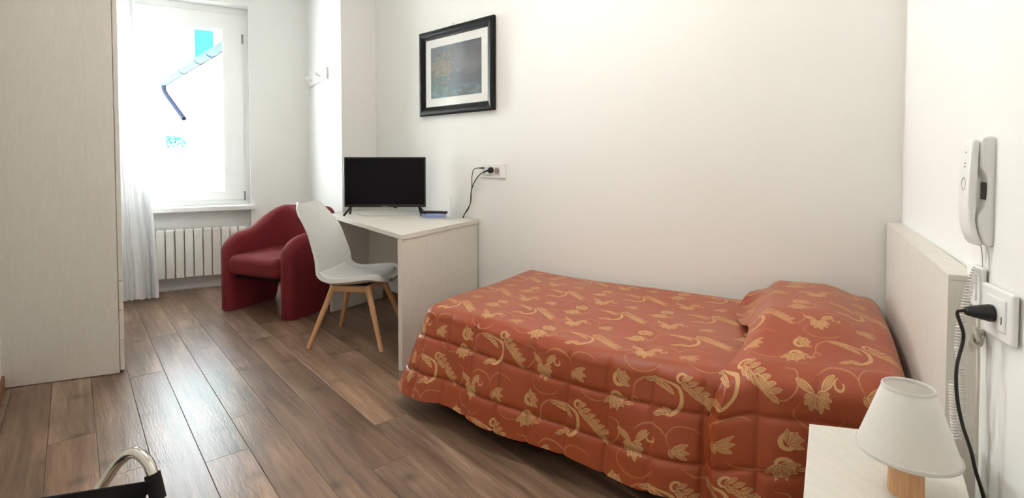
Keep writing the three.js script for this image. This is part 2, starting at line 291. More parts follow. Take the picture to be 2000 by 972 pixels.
// ---------------------------------------------------------------- curtain
{
  const t = thing('curtain', 'sheer white curtain hanging to the floor beside the window', 'curtain', -3.15, 4.42, 0.02);
  const f = (u, v) => {                                        // u across, v up
    const w = lerp(0.5, 0.4, smooth(0.1, 1, v)), a = 1.275 + lerp(0, 0.12, smooth(0, 0.9, v)) + u * w, ph = u * Math.PI * 2 * 7.5;
    const am = lerp(0.032, 0.022, v) * (0.7 + 0.5 * Math.sin(u * 9 + 1)), q = W(a + 0.012 * Math.sin(ph * 0.5 + 2 * v), 0.33 + am * Math.sin(ph + 0.8 * Math.sin(v * 3 + u * 5)) + 0.01 * Math.sin(ph * 2.3));
    return P(q[0], q[1], 0.022 + 2.86 * v + (v < 0.01 ? 0.006 * Math.sin(ph) : 0));
  };
  part(t, 'cloth', sheet(150, 60, f, (u, v) => [u * 2, v * 3]), M.curtain);
  part(t, 'hem', sheet(150, 2, (u, v) => { const p = f(u, v * 0.012), q = f(u, 0); return p.add(new THREE.Vector3(wn[0] * 0.003, 0, -wn[1] * 0.003)).setY(q.y + v * 0.032); }), M.curtain);
  const r0 = W(1.2, 0.33), r1 = W(1.95, 0.33);
  part(t, 'rail', rod(P(r0[0], r0[1], 2.9), P(r1[0], r1[1], 2.9), 0.014), M.white);
  for (const a of [1.25, 1.9]) { const q = W(a, 0.33); part(t, 'rail_bracket', rod(P(q[0], q[1], 2.9), P(q[0], q[1], 2.95), 0.008), M.white); }
}

// ---------------------------------------------------------------- radiator
{
  const c = W(1.13, 0), t = thing('radiator', 'cream column radiator below the window sill', 'radiator', c[0], c[1], 0.12);
  const turn = Math.atan2(we[1], we[0]), fin = new RoundedBoxGeometry(0.068, 0.455, 0.1, 3, 0.012);
  for (let k = 0; k < 14; k++) { const q = W(0.62 + k * 0.0745, 0.0); placed(t, 'column', fin, M.radiator, P(q[0], q[1], 0.115 + 0.2275), turn); }
  const a = W(0.59, -0.005), b = W(1.63, -0.005);
  part(t, 'header', merged(rod(P(a[0], a[1], 0.155), P(b[0], b[1], 0.155), 0.018), rod(P(a[0], a[1], 0.53), P(b[0], b[1], 0.53), 0.018)), M.radiator);
  for (const k of [0.75, 1.5]) { const p = W(k, -0.005), q = W(k, -0.1); part(t, 'bracket', rod(P(p[0], p[1], 0.5), P(q[0], q[1], 0.5), 0.01), M.radiator); }
  const v = W(1.66, -0.03); part(t, 'pipe', rod(P(v[0], v[1], 0), P(v[0], v[1], 0.17), 0.009), M.radiator);
}

// ---------------------------------------------------------------- coat hooks on the corner pillar
{
  const hl = Math.hypot(C2[0] - C1[0], C2[1] - C1[1]), hd = [(C2[0] - C1[0]) / hl, (C2[1] - C1[1]) / hl], hn = [-hd[1] * -1, hd[0] * -1];
  const nn = [hd[1], -hd[0]];                                  // into the room
  const H = (a, n, h) => P(C1[0] + hd[0] * a + nn[0] * n, C1[1] + hd[1] * a + nn[1] * n, h);
  const t = thing('coat_rack', 'small white coat rail with two pegs on the corner pillar', 'coat rack', C1[0] + hd[0] * 0.42, C1[1] + hd[1] * 0.42, 1.96);
  const q = (a, n) => { const v = H(a, n, 0); return [v.x, -v.z]; };
  part(t, 'rail', prism([q(0.06, 0.001), q(0.06, 0.02), q(0.74, 0.02), q(0.74, 0.001)].reverse(), 1.955, 2.06, 0.004), M.white);
  for (const a of [0.24, 0.55]) { const peg = part(t, 'peg', rod(H(a, 0.02, 2.0), H(a, 0.06, 2.02), 0.009), M.white); part(peg, 'knob', new THREE.SphereGeometry(0.016, 16, 12).translate(...H(a, 0.064, 2.022).toArray()), M.white); }
}

// ---------------------------------------------------------------- desk
const DESK = 0.785;
const dk = { nr: [-0.62, 2.885], fr: [-0.245, 3.68], fl: [-1.16, 4.49], nl: [-1.46, 4.06] };
{
  const t = thing('desk', 'pale laminate desk against the wall, carrying the television', 'desk', -0.9, 3.75);
  part(t, 'top', prism([dk.nr, dk.fr, dk.fl, dk.nl], DESK - 0.028, DESK, 0.002, 0.7), M.laminate);
  part(t, 'side_panel', slab(dk.nr, dk.fr, 0.006, 0.034, 0.004, DESK - 0.0285), M.laminate);
  part(t, 'side_panel', slab(dk.fl, dk.nl, 0.006, 0.034, 0.004, DESK - 0.0285), M.laminate);
  part(t, 'modesty_panel', slab(dk.fr, dk.fl, 0.13, 0.15, 0.33, DESK - 0.0285), M.laminate);
}

// ---------------------------------------------------------------- tub armchair
{
  const t = local('armchair', 'dark red fabric tub armchair beneath the window corner', 'armchair', -1.895, 4.225, 0, -0.412);
  const hw = 0.325, zf = 0.30, zb = -0.255, R = 0.2, T = 0.062;
  const straight = zf - (zb + R), arc = Math.PI / 2 * R, mid = 2 * (hw - R), total = 2 * straight + 2 * arc + mid;
  const path = (d) => {                                        // centre line of the shell, from the front of one arm round the back
    if (d < straight) return [-hw, zf - d, -1, 0];
    d -= straight; if (d < arc) { const a = d / R; return [-hw + R - R * Math.cos(a), zb + R - R * Math.sin(a), -Math.cos(a), -Math.sin(a)]; }
    d -= arc; if (d < mid) return [-hw + R + d, zb, 0, -1];
    d -= mid; if (d < arc) { const a = d / R; return [hw - R + R * Math.sin(a), zb + R - R * Math.cos(a), Math.sin(a), -Math.cos(a)]; }
    d -= arc; return [hw, zb + R + d, 1, 0];
  };
  const NU = 150, prof = []; for (let k = 0; k <= 44; k++) prof.push(k / 44);
  const shell = sheet(NU, 44, (u, v) => {
    const d = u * total, e = Math.min(d, total - d), [x, z, nx, nz] = path(d);
    let h = 0.615 + 0.03 * smooth(0, straight, e) + 0.175 * smooth(straight - 0.13, straight + arc * 0.7, e);
    const rc = 0.17; if (e < rc) { const q = (rc - e) / rc; h -= rc * 0.95 * (1 - Math.sqrt(Math.max(0, 1 - q * q))); }
    const th = T * Math.sqrt(clamp(1 - Math.pow(clamp((0.05 - e) / 0.05, 0, 1), 2.4), 0.0001, 1));
    const rt = th, up = h - rt;                                // v: outside bottom -> over the rounded top -> inside bottom
    let off, y; const low = 0.006 + 0.27 * smooth(straight + 0.1, straight + 0.2, e); if (v < 0.4) { off = th; y = lerp(low, up, v / 0.4); } else if (v > 0.6) { off = -th; y = lerp(up, low, (v - 0.6) / 0.4); } else { const a = (v - 0.4) / 0.2 * Math.PI; off = th * Math.cos(a); y = up + rt * Math.sin(a); }
    const flare = 0.03 * smooth(0.3, 0.85, y) * smooth(straight, straight + arc, e);
    return new THREE.Vector3(x + nx * (off + flare), y, z + nz * (off + flare));
  }, (u, v) => [u * total, v * 1.5]);
  part(t, 'shell', mergeVertices(shell), M.red);
  const seat = new RoundedBoxGeometry(2 * (hw - T) + 0.01, 0.15, 0.52, 6, 0.05), sp = seat.attributes.position;
  for (let i = 0; i < sp.count; i++) { const y = sp.getY(i), x = sp.getX(i), z = sp.getZ(i); if (y > 0) sp.setY(i, y + 0.025 * Math.cos(x / 0.27 * 1.4) * Math.cos(z / 0.27 * 1.3)); }
  seat.computeVertexNormals(); part(t, 'seat_cushion', seat.translate(0, 0.385, 0.045).rotateX(0.03), M.red);
  part(t, 'seat_base', new RoundedBoxGeometry(2 * (hw - T) + 0.01, 0.05, 0.46, 2, 0.01).translate(0, 0.295, 0.01), M.blackFabric);
}

// ---------------------------------------------------------------- shell chair with wooden legs
{
  const t = local('shell_chair', 'white plastic shell chair with splayed beech legs in front of the desk', 'chair', -1.035, 3.44, 0, -0.13);
  const line = new THREE.CatmullRomCurve3([[0.252, 0.428], [0.235, 0.434], [0.13, 0.434], [0, 0.418], [-0.12, 0.418], [-0.205, 0.46], [-0.25, 0.57], [-0.295, 0.7], [-0.345, 0.83], [-0.375, 0.905], [-0.388, 0.918]].map(([x, y]) => new THREE.Vector3(x, y, 0)), false, 'centripetal');
  const halfW = (u) => { const k = [[0, 0.09], [0.015, 0.14], [0.04, 0.18], [0.08, 0.21], [0.2, 0.235], [0.4, 0.24], [0.52, 0.236], [0.65, 0.225], [0.8, 0.21], [0.9, 0.195], [0.96, 0.17], [1, 0.11]]; for (let i = 1; i < k.length; i++) if (u <= k[i][0]) return lerp(k[i - 1][1], k[i][1], smooth(k[i - 1][0], k[i][0], u) * 0.5 + 0.5 * (u - k[i - 1][0]) / (k[i][0] - k[i - 1][0])); return 0.11; };
  const surf = (u, v, off = 0) => {
    const p = line.getPointAt(clamp(u, 0, 1)), g = line.getTangentAt(clamp(u, 0, 1)), n = new THREE.Vector3(g.y, -g.x, 0);   // n points up from the seat, forward from the back
    const s = 2 * v - 1, rise = (0.045 * (0.45 + 0.55 * smooth(0.0, 0.1, u)) + 0.03 * smooth(0.4, 0.6, u) - 0.05 * smooth(0.75, 1, u)) * Math.pow(Math.abs(s), 2.6);
    return new THREE.Vector3(p.x, p.y, 0).addScaledVector(n, rise + off).add(new THREE.Vector3(0, 0, s * halfW(u)));
  };
  const side = surf(0.4, 0.5, 1).y > surf(0.4, 0.5).y ? 1 : -1;
  const NU = 70, NV = 30;
  const loop = sheet(NU, 2 * NV + 2, (u, v) => { const k = Math.round(v * (2 * NV + 2)); return k <= NV ? surf(u, k / NV, 0) : k === 2 * NV + 2 ? surf(u, 0, 0) : surf(u, (2 * NV + 1 - k) / NV, -side * lerp(0.026, 0.012, smooth(0.42, 0.68, u))); });
  const fixed = (u, v, o) => surf(u, v, side * o);
  part(t, 'shell', toCreasedNormals(loop, 0.9), M.plastic);
  const pad = sheet(40, 30, (u, v) => { const uu = lerp(0.04, 0.5, u), e = Math.min(u, 1 - u, v, 1 - v) * 10; return surf(uu, lerp(0.1, 0.9, v), side * (0.002 + 0.02 * Math.sqrt(clamp(1 - (1 - clamp(e, 0, 1)) ** 2, 0, 1)))); }, (u, v) => [u * 0.4, v * 0.4]);
  part(t, 'seat_pad', pad, M.pad);
  const leg = (sx, sz) => { const g = new THREE.CylinderGeometry(0.021, 0.0125, 1, 18), a = new THREE.Vector3(0.245 * sx, 0.0, 0.225 * sz), b = new THREE.Vector3(0.115 * sx, 0.388, 0.125 * sz); const d = b.clone().sub(a); g.scale(1, d.length(), 1); g.applyQuaternion(new THREE.Quaternion().setFromUnitVectors(new THREE.Vector3(0, 1, 0), d.clone().normalize())); const m = a.clone().add(b).multiplyScalar(0.5); g.translate(m.x, m.y + 0.004, m.z); return boxUV(g); };
  for (const sx of [1, -1]) for (const sz of [1, -1]) part(t, 'leg', toCreasedNormals(leg(sx, sz), 0.7), M.beech);
  for (const s of [1, -1]) {
    part(t, 'cross_bar', new RoundedBoxGeometry(0.26, 0.04, 0.028, 2, 0.008).translate(0, 0.372, 0.128 * s), M.beech);
    part(t, 'cross_bar', new RoundedBoxGeometry(0.028, 0.04, 0.25, 2, 0.008).translate(0.118 * s, 0.374, 0), M.beech);
  }
  part(t, 'mounting_plate', new RoundedBoxGeometry(0.2, 0.02, 0.2, 2, 0.006).translate(0, 0.396, 0), M.black);
}

// ---------------------------------------------------------------- bed
const bedNear = curve2([[-0.43, 2.50], [0.10, 2.04], [0.40, 1.82], [0.76, 1.635], [1.185, 1.505]]), bedFar = curve2([[0.10, 3.345], [0.43, 3.07], [0.83, 2.79], [1.28, 2.54], [1.688, 2.357]]);
const BL = 1.92, BW = 1.03, TOPH = 0.50;
{
  // scroll-and-leaf damask, a tile of 0.75 x 0.34 m, woven in gold on orange satin
  const cw = 2048, ch = 928, cv = document.createElement('canvas'); cv.width = cw; cv.height = ch; const x = cv.getContext('2d');
  const gold = '#c99a66', thin = '#b87648', groove = '#96522f';
  const S = cw / 0.75;                                          // pixels a metre
  function stroke(pts, w0, w1, col) {                           // a tapered stroke along a smooth line (metres)
    const c = new THREE.CatmullRomCurve3(pts.map(([a, b]) => new THREE.Vector3(a, b, 0)), false, 'centripetal'), n = 40; x.fillStyle = col;
    for (let i = 0; i <= n; i++) { const p = c.getPoint(i / n), w = lerp(w0, w1, Math.sin(i / n * Math.PI * 0.9 + 0.15)) * S; x.beginPath(); x.arc(p.x * S, p.y * S, Math.max(0.8, w), 0, 7); x.fill(); }
  }
  function lobe(cx, cy, ang, len, wid, col = gold) {            // one rounded leaf lobe with veins
    x.save(); x.translate(cx * S, cy * S); x.rotate(ang); x.fillStyle = col; const l = len * S, w = wid * S;
    x.beginPath(); x.moveTo(0, 0); x.bezierCurveTo(l * 0.25, -w, l * 0.8, -w * 0.9, l, 0); x.bezierCurveTo(l * 0.8, w * 0.9, l * 0.25, w, 0, 0); x.fill();
    x.strokeStyle = groove; x.lineWidth = 0.0012 * S; for (const k of [-0.45, 0, 0.45]) { x.beginPath(); x.moveTo(l * 0.08, 0); x.quadraticCurveTo(l * 0.5, k * w * 1.3, l * 0.88, k * w * 0.5); x.stroke(); }
    x.restore();
  }
  const curl = (cx, cy, r, a0, a1, w, col) => { const p = []; for (let i = 0; i <= 14; i++) { const t = i / 14, a = lerp(a0, a1, t), q = r * (1 - 0.55 * t); p.push([cx + q * Math.cos(a), cy + q * Math.sin(a)]); } stroke(p, w * 0.4, w, col); };
  const motifs = [
    () => { stroke([[-0.062, -0.005], [-0.06, 0.03], [-0.03, 0.055], [0.015, 0.055]], 0.001, 0.003, thin); for (let i = 0; i < 4; i++) lobe(-0.03 + i * 0.014, 0.05, 0.1 - 0.25 * i, 0.045, 0.011); stroke([[0.01, 0.058], [0.06, 0.04], [0.066, -0.005], [0.04, -0.032], [0.01, -0.026]], 0.002, 0.0055, gold); for (let i = 0; i < 3; i++) lobe(0.045 - i * 0.012, -0.03, 2.7 + 0.4 * i, 0.03, 0.009); curl(-0.06, -0.015, 0.012, 0, 4.5, 0.003, thin); },
    () => { curl(-0.055, 0.045, 0.017, 0, 5, 0.004, gold); for (let i = 0; i < 6; i++) { lobe(-0.055 + i * 0.015, 0.042 - i * 0.012, -0.95 + 0.05 * i, 0.032, 0.010); lobe(-0.055 + i * 0.015, 0.045 - i * 0.012, 0.35, 0.03, 0.010); } lobe(-0.02, 0.02, -0.65, 0.06, 0.013); stroke([[0.025, -0.025], [0.055, -0.03], [0.078, 0.0], [0.072, 0.035], [0.045, 0.04]], 0.0008, 0.0026, thin); },
    () => { for (let i = 0; i < 7; i++) lobe(0, 0.01, -2.9 + i * 0.52, 0.046 - 0.006 * Math.abs(3 - i), 0.0125); lobe(-0.005, 0.015, 2.6, 0.05, 0.012); lobe(0.01, 0.02, 0.9, 0.045, 0.014); curl(0.05, 0.035, 0.014, 2, 7, 0.0028, gold); stroke([[-0.02, 0.005], [-0.045, -0.04], [-0.01, -0.07], [0.04, -0.065], [0.06, -0.045]], 0.0008, 0.0022, thin); stroke([[0.0, 0.05], [0.03, 0.072], [0.07, 0.068], [0.09, 0.05]], 0.0008, 0.003, thin); },
    () => { for (const a of [-0.5, -0.05, 0.45]) lobe(-0.015, 0.0, a, 0.046, 0.0105); lobe(-0.02, 0.002, -1.2, 0.026, 0.009); stroke([[-0.015, 0.0], [-0.03, 0.03], [-0.012, 0.058], [0.03, 0.062], [0.056, 0.05]], 0.0008, 0.0022, thin); },
    () => { curl(0.004, -0.022, 0.026, -2.5, 3.4, 0.0055, gold); for (let i = 0; i < 5; i++) lobe(0.0, -0.018, -2.4 + i * 0.6, 0.04, 0.010); curl(0.016, 0.032, 0.024, 0.5, 6.2, 0.0055, gold); for (let i = 0; i < 4; i++) lobe(0.012, 0.03, -0.3 + i * 0.65, 0.035, 0.010); stroke([[-0.015, -0.03], [-0.05, -0.045], [-0.085, -0.04], [-0.11, -0.02]], 0.0006, 0.0018, thin); lobe(0.03, -0.03, 0.1, 0.028, 0.007); },
  ];
  x.fillStyle = '#9e4827'; x.fillRect(0, 0, cw, ch);
  for (let row = 0; row < 2; row++) for (let k = 0; k < 5; k++) for (const dx of [-0.75, 0, 0.75]) for (const dy of [-0.34, 0, 0.34]) {
    x.save(); x.translate(((k + 0.5) * 0.15 + row * 0.37 + dx - (row && k > 2 ? 0.75 : 0)) * S, (0.085 + row * 0.17 + dy + (k % 2 ? 0.014 : -0.01)) * S); x.scale(1.25, 1.22); motifs[k](); x.restore();
  }
  const img = x.getImageData(0, 0, cw, ch).data;
  const grab = (f, srgb) => { const t = texture(cw, ch, (u, v) => f(Math.min(cw - 1, Math.round(u * cw)), Math.min(ch - 1, Math.round(v * ch))), srgb, 0.75, 0.34); return t; };
  const map = grab((i, j) => { const k = 4 * (j * cw + i), n = 0.94 + 0.12 * hash(i >> 1, j >> 2, 3); return [img[k] * n, img[k + 1] * n, img[k + 2] * n]; }, true);
  const rough = grab((i, j) => { const k = 4 * (j * cw + i), g = clamp((img[k + 1] - 74) / 80, 0, 1), r = lerp(80, 112, g) + 14 * (hash(i, j >> 1, 9) - 0.5); return [r, r, r]; }, false);
  const bump = grab((i, j) => { const k = 4 * (j * cw + i), g = 120 + clamp((img[k + 1] - 74) / 80, 0, 1) * 90 + 40 * (hash(i, j, 5) - 0.5); return [g, g, g]; }, false);
  M.damask = new THREE.MeshPhysicalMaterial({ map, roughness: 1, roughnessMap: rough, bumpMap: bump, bumpScale: 0.0006, side: THREE.DoubleSide, sheen: 0.35, sheenRoughness: 0.4, sheenColor: new THREE.Color(0.95, 0.55, 0.35), specularIntensity: 1 });

  const plan = (a, b) => { const s = clamp(a / BL, 0, 1), p = bedNear.getPointAt(s), q = bedFar.getPointAt(s), w = clamp(b / BW, 0, 1); return [lerp(p.x, q.x, w), lerp(p.y, q.y, w)]; };
  const out = (a) => { const s = clamp(a / BL, 0, 1), p = bedNear.getPointAt(s), q = bedFar.getPointAt(s), l = Math.hypot(p.x - q.x, p.y - q.y); return [(p.x - q.x) / l, (p.y - q.y) / l]; };
  const footDir = [-0.80, 0.60], headDir = [0.88, -0.47];
  const RC = 0.055;
  function cover(a, b, { len = BL - RC, drop, headDrop = 0, lift = 0, hump = null, dropFoot = drop }) {   // a along the bed, b across; both reach past the mattress
    const i0 = RC, dxF = Math.max(0, i0 - a), dxH = Math.max(0, a - len), dy = Math.max(0, i0 - b), dyF = Math.max(0, b - (BW - 0.02));
    const ca = clamp(a, i0, len), cb = clamp(b, i0, BW - 0.02), base = plan(ca, cb), nd = out(ca);
    let h = TOPH + lift + 0.006 * Math.sin(ca * 5 + cb * 3) * Math.sin(cb * 7) + (hump ? hump(ca, cb) : 0);
    const dx = Math.max(dxF, dxH), side = Math.max(dy, dyF), o = Math.max(dx, side), l = Math.hypot(dx, side);
    let X = base[0], D = base[1];
    if (o > 1e-6) {
      const ex = dx / l, ey = side / l, ed = dxF ? footDir : headDir, sd = dyF ? [-nd[0], -nd[1]] : nd;
      let vx = ed[0] * ex + sd[0] * ey, vd = ed[1] * ex + sd[1] * ey; const vl = Math.hypot(vx, vd); vx /= vl; vd /= vl;
      const rc = dyF && !dx ? 0.02 : RC, q = rc * Math.PI / 2;
      let far, down;
      if (o < q) { far = rc * Math.sin(o / rc); down = rc * (1 - Math.cos(o / rc)); }
      else {
        const r = o - q, corner = dxF && dy ? Math.sin(2 * Math.atan2(dy, dxF)) : 0, fl = dyF && !dx ? 0 : dxH ? 0.02 : dxF ? 0.33 + 0.06 * corner : 0.20 * (1 - 0.5 * smooth(1.2, 1.85, a)) + 0.13 * smooth(0.6, 0, a);
        const per = dx && !side ? b : dy && !dx ? a : 0;
        far = rc + r * fl + 0.016 * smooth(0, 0.3, r) * Math.sin(per * 13 + 1.7 * Math.sin(per * 4.1)); down = rc + r * Math.sqrt(1 - fl * fl * 0.6);
      }
      if (!dyF && !dxH && o > 0.03) {                           // quilting: seams drawn in, pockets puffed out
        const u = dxF && !dy ? b : dy && !dxF ? a : 0.085 + 0.085 * Math.sin(Math.atan2(dy, dxF) * 2);
        const f = (t, p) => { const m = ((t % p) + p) % p; return Math.min(m, p - m); };
        const s1 = f(u - 0.03, 0.165), s2 = Math.min(Math.abs(o - 0.175), Math.abs(o - 0.335)), g = smooth(0.03, 0.08, o);
        far += g * (0.014 * (1 - Math.exp(-s1 / 0.011)) * (1 - 0.8 * Math.exp(-s2 / 0.008)) - 0.005);
      }
      X += vx * far; D += vd * far; h -= down + (dyF || dxH ? 0 : 0.006 * Math.sin((a + b) * 11) * smooth(0.3, 0.42, o));
    }
    return P(X, D, h);
  }
  const SX = 1 / 1;
  const bs = thing('bedspread', 'orange satin bedspread woven with gold leaf scrolls, spread over the single bed', 'bedspread', 0.6, 2.5, 0.1);
  const main = { drop: 0.43, len: BL - RC };
  const a0 = -0.40, a1 = BL - 0.04, b0 = -0.385, b1 = BW + 0.07;
  part(bs, 'quilted_cover', sheet(380, 240, (u, v) => cover(lerp(a0, a1, u), lerp(b0, b1, v), main), (u, v) => [lerp(a0, a1, u), lerp(b0, b1, v)]), M.damask);
  const f0 = 1.40, f1 = BL + 0.14;
  const hump = (a, b) => {
    const w = b / BW, across = smooth(-0.02, 0.42, w) * (1 - 0.35 * smooth(0.86, 1.0, w)), along = smooth(f0 - 0.02, f0 + 0.13, a) * (1 - 0.45 * smooth(BL - 0.22, BL - 0.03, a));
    return 0.125 * across * along + 0.03 * smooth(f0, f0 + 0.1, a) * (1 - across) + 0.035 * smooth(0.8, 0.97, w) * (1 - smooth(f0, f0 + 0.09, a));
  };
  const flap = { drop: 0.43, len: BL - 0.05, lift: 0.016, hump };
  const skew = (a, b) => a + (a < f0 + 0.3 ? (1 - (a - f0) / 0.3) * (0.05 * Math.sin(b * 6) + 0.03 * (b < 0 ? -b : 0)) : 0);
  part(bs, 'pillow_fold', sheet(140, 220, (u, v) => { const a = lerp(f0, f1, u), b = lerp(b0 - 0.02, b1, v); return cover(skew(a, b), b, flap).add(new THREE.Vector3(out(a)[0] * 0.014, 0, -out(a)[1] * 0.014).multiplyScalar(3.3 * smooth(0.06, -0.05, b) * (0.12 + 0.88 * smooth(f0, f0 + 0.03, a)))); }, (u, v) => [lerp(f0, f1, u) + 0.2, lerp(b0, b1, v) + 0.11]), M.damask);

  const ring = (inset, h0, h1, e0, e1, bv) => { const o = []; for (let i = 0; i <= 20; i++) o.push(plan(lerp(e0, e1, i / 20), inset)); for (let i = 20; i >= 0; i--) o.push(plan(lerp(e0, e1, i / 20), BW - inset * 0.6)); return toCreasedNormals(prism(o, h0, h1, bv), 0.5); };
  const mat = solo('mattress', ring(0.045, 0.26, 0.475, 0.05, BL, 0.02), std(0xf0eee8, 0.8), 'white mattress showing at the head of the bed beside the headboard', 'mattress');
  const bed = thing('bed_base', 'low dark bed base on black feet under the orange bedspread', 'bed', ...plan(BL / 2, BW / 2));
  part(bed, 'frame', ring(0.07, 0.15, 0.258, 0.07, BL - 0.02, 0.006), std(0x2a2622, 0.7));
  for (const [a, b] of [[0.09, 0.1], [0.09, BW - 0.1], [BL - 0.12, 0.1], [BL - 0.12, BW - 0.1]]) { const q = plan(a, b); part(bed, 'leg', new THREE.CylinderGeometry(0.026, 0.022, 0.15, 18).translate(q[0], 0.075, -q[1]), M.black); }
  const pil = solo('pillow', (() => { const g = new THREE.SphereGeometry(1, 40, 24), p = g.attributes.position; for (let i = 0; i < p.count; i++) { const s = (k, e) => Math.sign(k) * Math.pow(Math.abs(k), e); const a = 1.67 + 0.17 * s(p.getX(i), 0.5), b = BW * 0.56 + 0.36 * s(p.getZ(i), 0.5), q = plan(a, b); p.setXYZ(i, q[0], 0.535 + 0.045 * p.getY(i), -q[1]); } g.computeVertexNormals(); return g; })(), std(0xf2f0ea, 0.85), 'white pillow under the raised fold of the bedspread', 'pillow');
}

// ---------------------------------------------------------------- headboard
{
  const a = [1.742, 2.37], b = [1.088, 1.268];
  const t = thing('headboard', 'pale laminate headboard panel standing against the wall at the pillow end', 'headboard', 1.44, 1.82);
  part(t, 'panel', slab(a, b, 0, 0.06, 0.004, 0.905, 0.002), M.laminate);
  part(t, 'top_cap', slab(a, b, 0, 0.06, 0.9055, 0.92, 0.002), M.laminate);
}

// ---------------------------------------------------------------- television and small things on the desk
{
  const x0 = -1.296, x1 = -0.668, xc = (x0 + x1) / 2, D = 3.95;
  const t = thing('television', 'small black flat television standing on the desk', 'television', xc, D, DESK);
  part(t, 'housing', new RoundedBoxGeometry(x1 - x0, 0.388, 0.028, 3, 0.006).translate(xc, 1.042, -(D + 0.008)), M.black);
  const scr = part(t, 'screen', new THREE.BoxGeometry(x1 - x0 - 0.022, 0.352, 0.002).translate(xc, 1.049, -(D - 0.0065)), M.screen, 'dark glossy screen');
  part(t, 'back_bulge', new RoundedBoxGeometry(0.42, 0.24, 0.03, 3, 0.01).translate(xc, 1.0, -(D + 0.036)), M.black);
  part(t, 'maker_mark', new THREE.BoxGeometry(0.055, 0.007, 0.001).translate(xc - 0.0, 0.8565, -(D - 0.0068)), std(0x6a6a70, 0.5), 'small grey lettering strip');
  part(t, 'sensor', new RoundedBoxGeometry(0.03, 0.008, 0.014, 2, 0.003).translate(xc + 0.08, 0.846, -(D + 0.002)), M.black);
  for (const [s, X] of [[-1, x0 + 0.05], [1, x1 - 0.05]]) {
    const f = part(t, 'foot', merged(rod(P(X, D, 0.85), P(X + s * 0.03, D - 0.075, DESK + 0.008), 0.009, 0.009, 12), rod(P(X, D + 0.01, 0.85), P(X + s * 0.03, D + 0.07, DESK + 0.008), 0.009, 0.009, 12)), M.black);
  }
  const cab = solo('television_cable', tube([P(x0 + 0.12, D + 0.05, 0.86), P(x0 + 0.1, D + 0.02, 0.80), P(x0 + 0.18, D - 0.03, DESK + 0.004), P(xc, D + 0.0, DESK + 0.004), P(x1 - 0.05, D + 0.03, DESK + 0.004)], 0.003, 60, 8), std(0xd9d9d6, 0.5), 'thin pale cable lying on the desk under the television', 'cable');
}
{
  const acrylic = std(0xe2ebff, 0.04, { transmission: 0.85, thickness: 0, ior: 1.49 });
  const c = [-0.585, 3.81];
  const pts = [[0.001, 0], [0.07, 0], [0.084, 0.006], [0.096, 0.02], [0.1, 0.024], [0.098, 0.027], [0.092, 0.022], [0.08, 0.009], [0.068, 0.004], [0.001, 0.004]].map(([a, b]) => new THREE.Vector2(a, b));
  solo('dish', new THREE.LatheGeometry(pts, 48).scale(1, 1, 0.62).rotateY(0.1).translate(c[0], DESK + 0.0008, -c[1]), acrylic, 'clear blue plastic dish under the remote control on the desk', 'dish');
  const t = local('remote_control', 'black remote control lying across the blue dish', 'remote control', c[0] + 0.0, c[1] + 0.015, DESK + 0.0278, -0.12);
  const body = new RoundedBoxGeometry(0.205, 0.017, 0.045, 3, 0.006); part(t, 'body', body.translate(0, 0.009, 0), M.black);
  const key = new THREE.CylinderGeometry(0.0032, 0.0032, 0.003, 10);
  for (let i = 0; i < 9; i++) for (let j = -1; j < 2; j++) placed(t, 'key', key, i === 0 && j === -1 ? std(0xa02020, 0.5) : std(0x55565c, 0.6), new THREE.Vector3(-0.085 + i * 0.018, 0.0185, j * 0.011));
  const clear = std(0xf4faff, 0.08, { transmission: 0.55, thickness: 0.002, ior: 1.49 });
  const s = thing('sign_holder', 'clear upright plastic holder standing edge-on on the desk', 'holder', -0.452, 3.76, DESK);
  part(s, 'panel', slab([-0.445, 3.70], [-0.461, 3.83], -0.0015, 0.0015, DESK + 0.004, DESK + 0.165, 0.0006), clear);
  part(s, 'base', slab([-0.445, 3.70], [-0.461, 3.83], -0.03, 0.03, DESK + 0.0004, DESK + 0.004, 0.0008), clear);
}

// points and directions on the long curved wall and on the headboard wall
function along(line, test) { for (let i = 1; i < line.length; i++) { const a = line[i - 1], b = line[i]; if ((test(a) >= 0) !== (test(b) >= 0)) { const k = test(a) / (test(a) - test(b)), l = Math.hypot(b[0] - a[0], b[1] - a[1]); return { p: [lerp(a[0], b[0], k), lerp(a[1], b[1], k)], turn: Math.atan2((b[1] - a[1]) / l, (b[0] - a[0]) / l) }; } } }
const backAt = (X) => along(backLine, (p) => p[0] - X), rightAt = (D) => along(rightLine, (p) => p[1] - D);
const onWall = (name, label, category, w, h, turn = w.turn) => local(name, label, category, w.p[0], w.p[1], h, turn);   // x along the wall to the viewer's right, z into the room

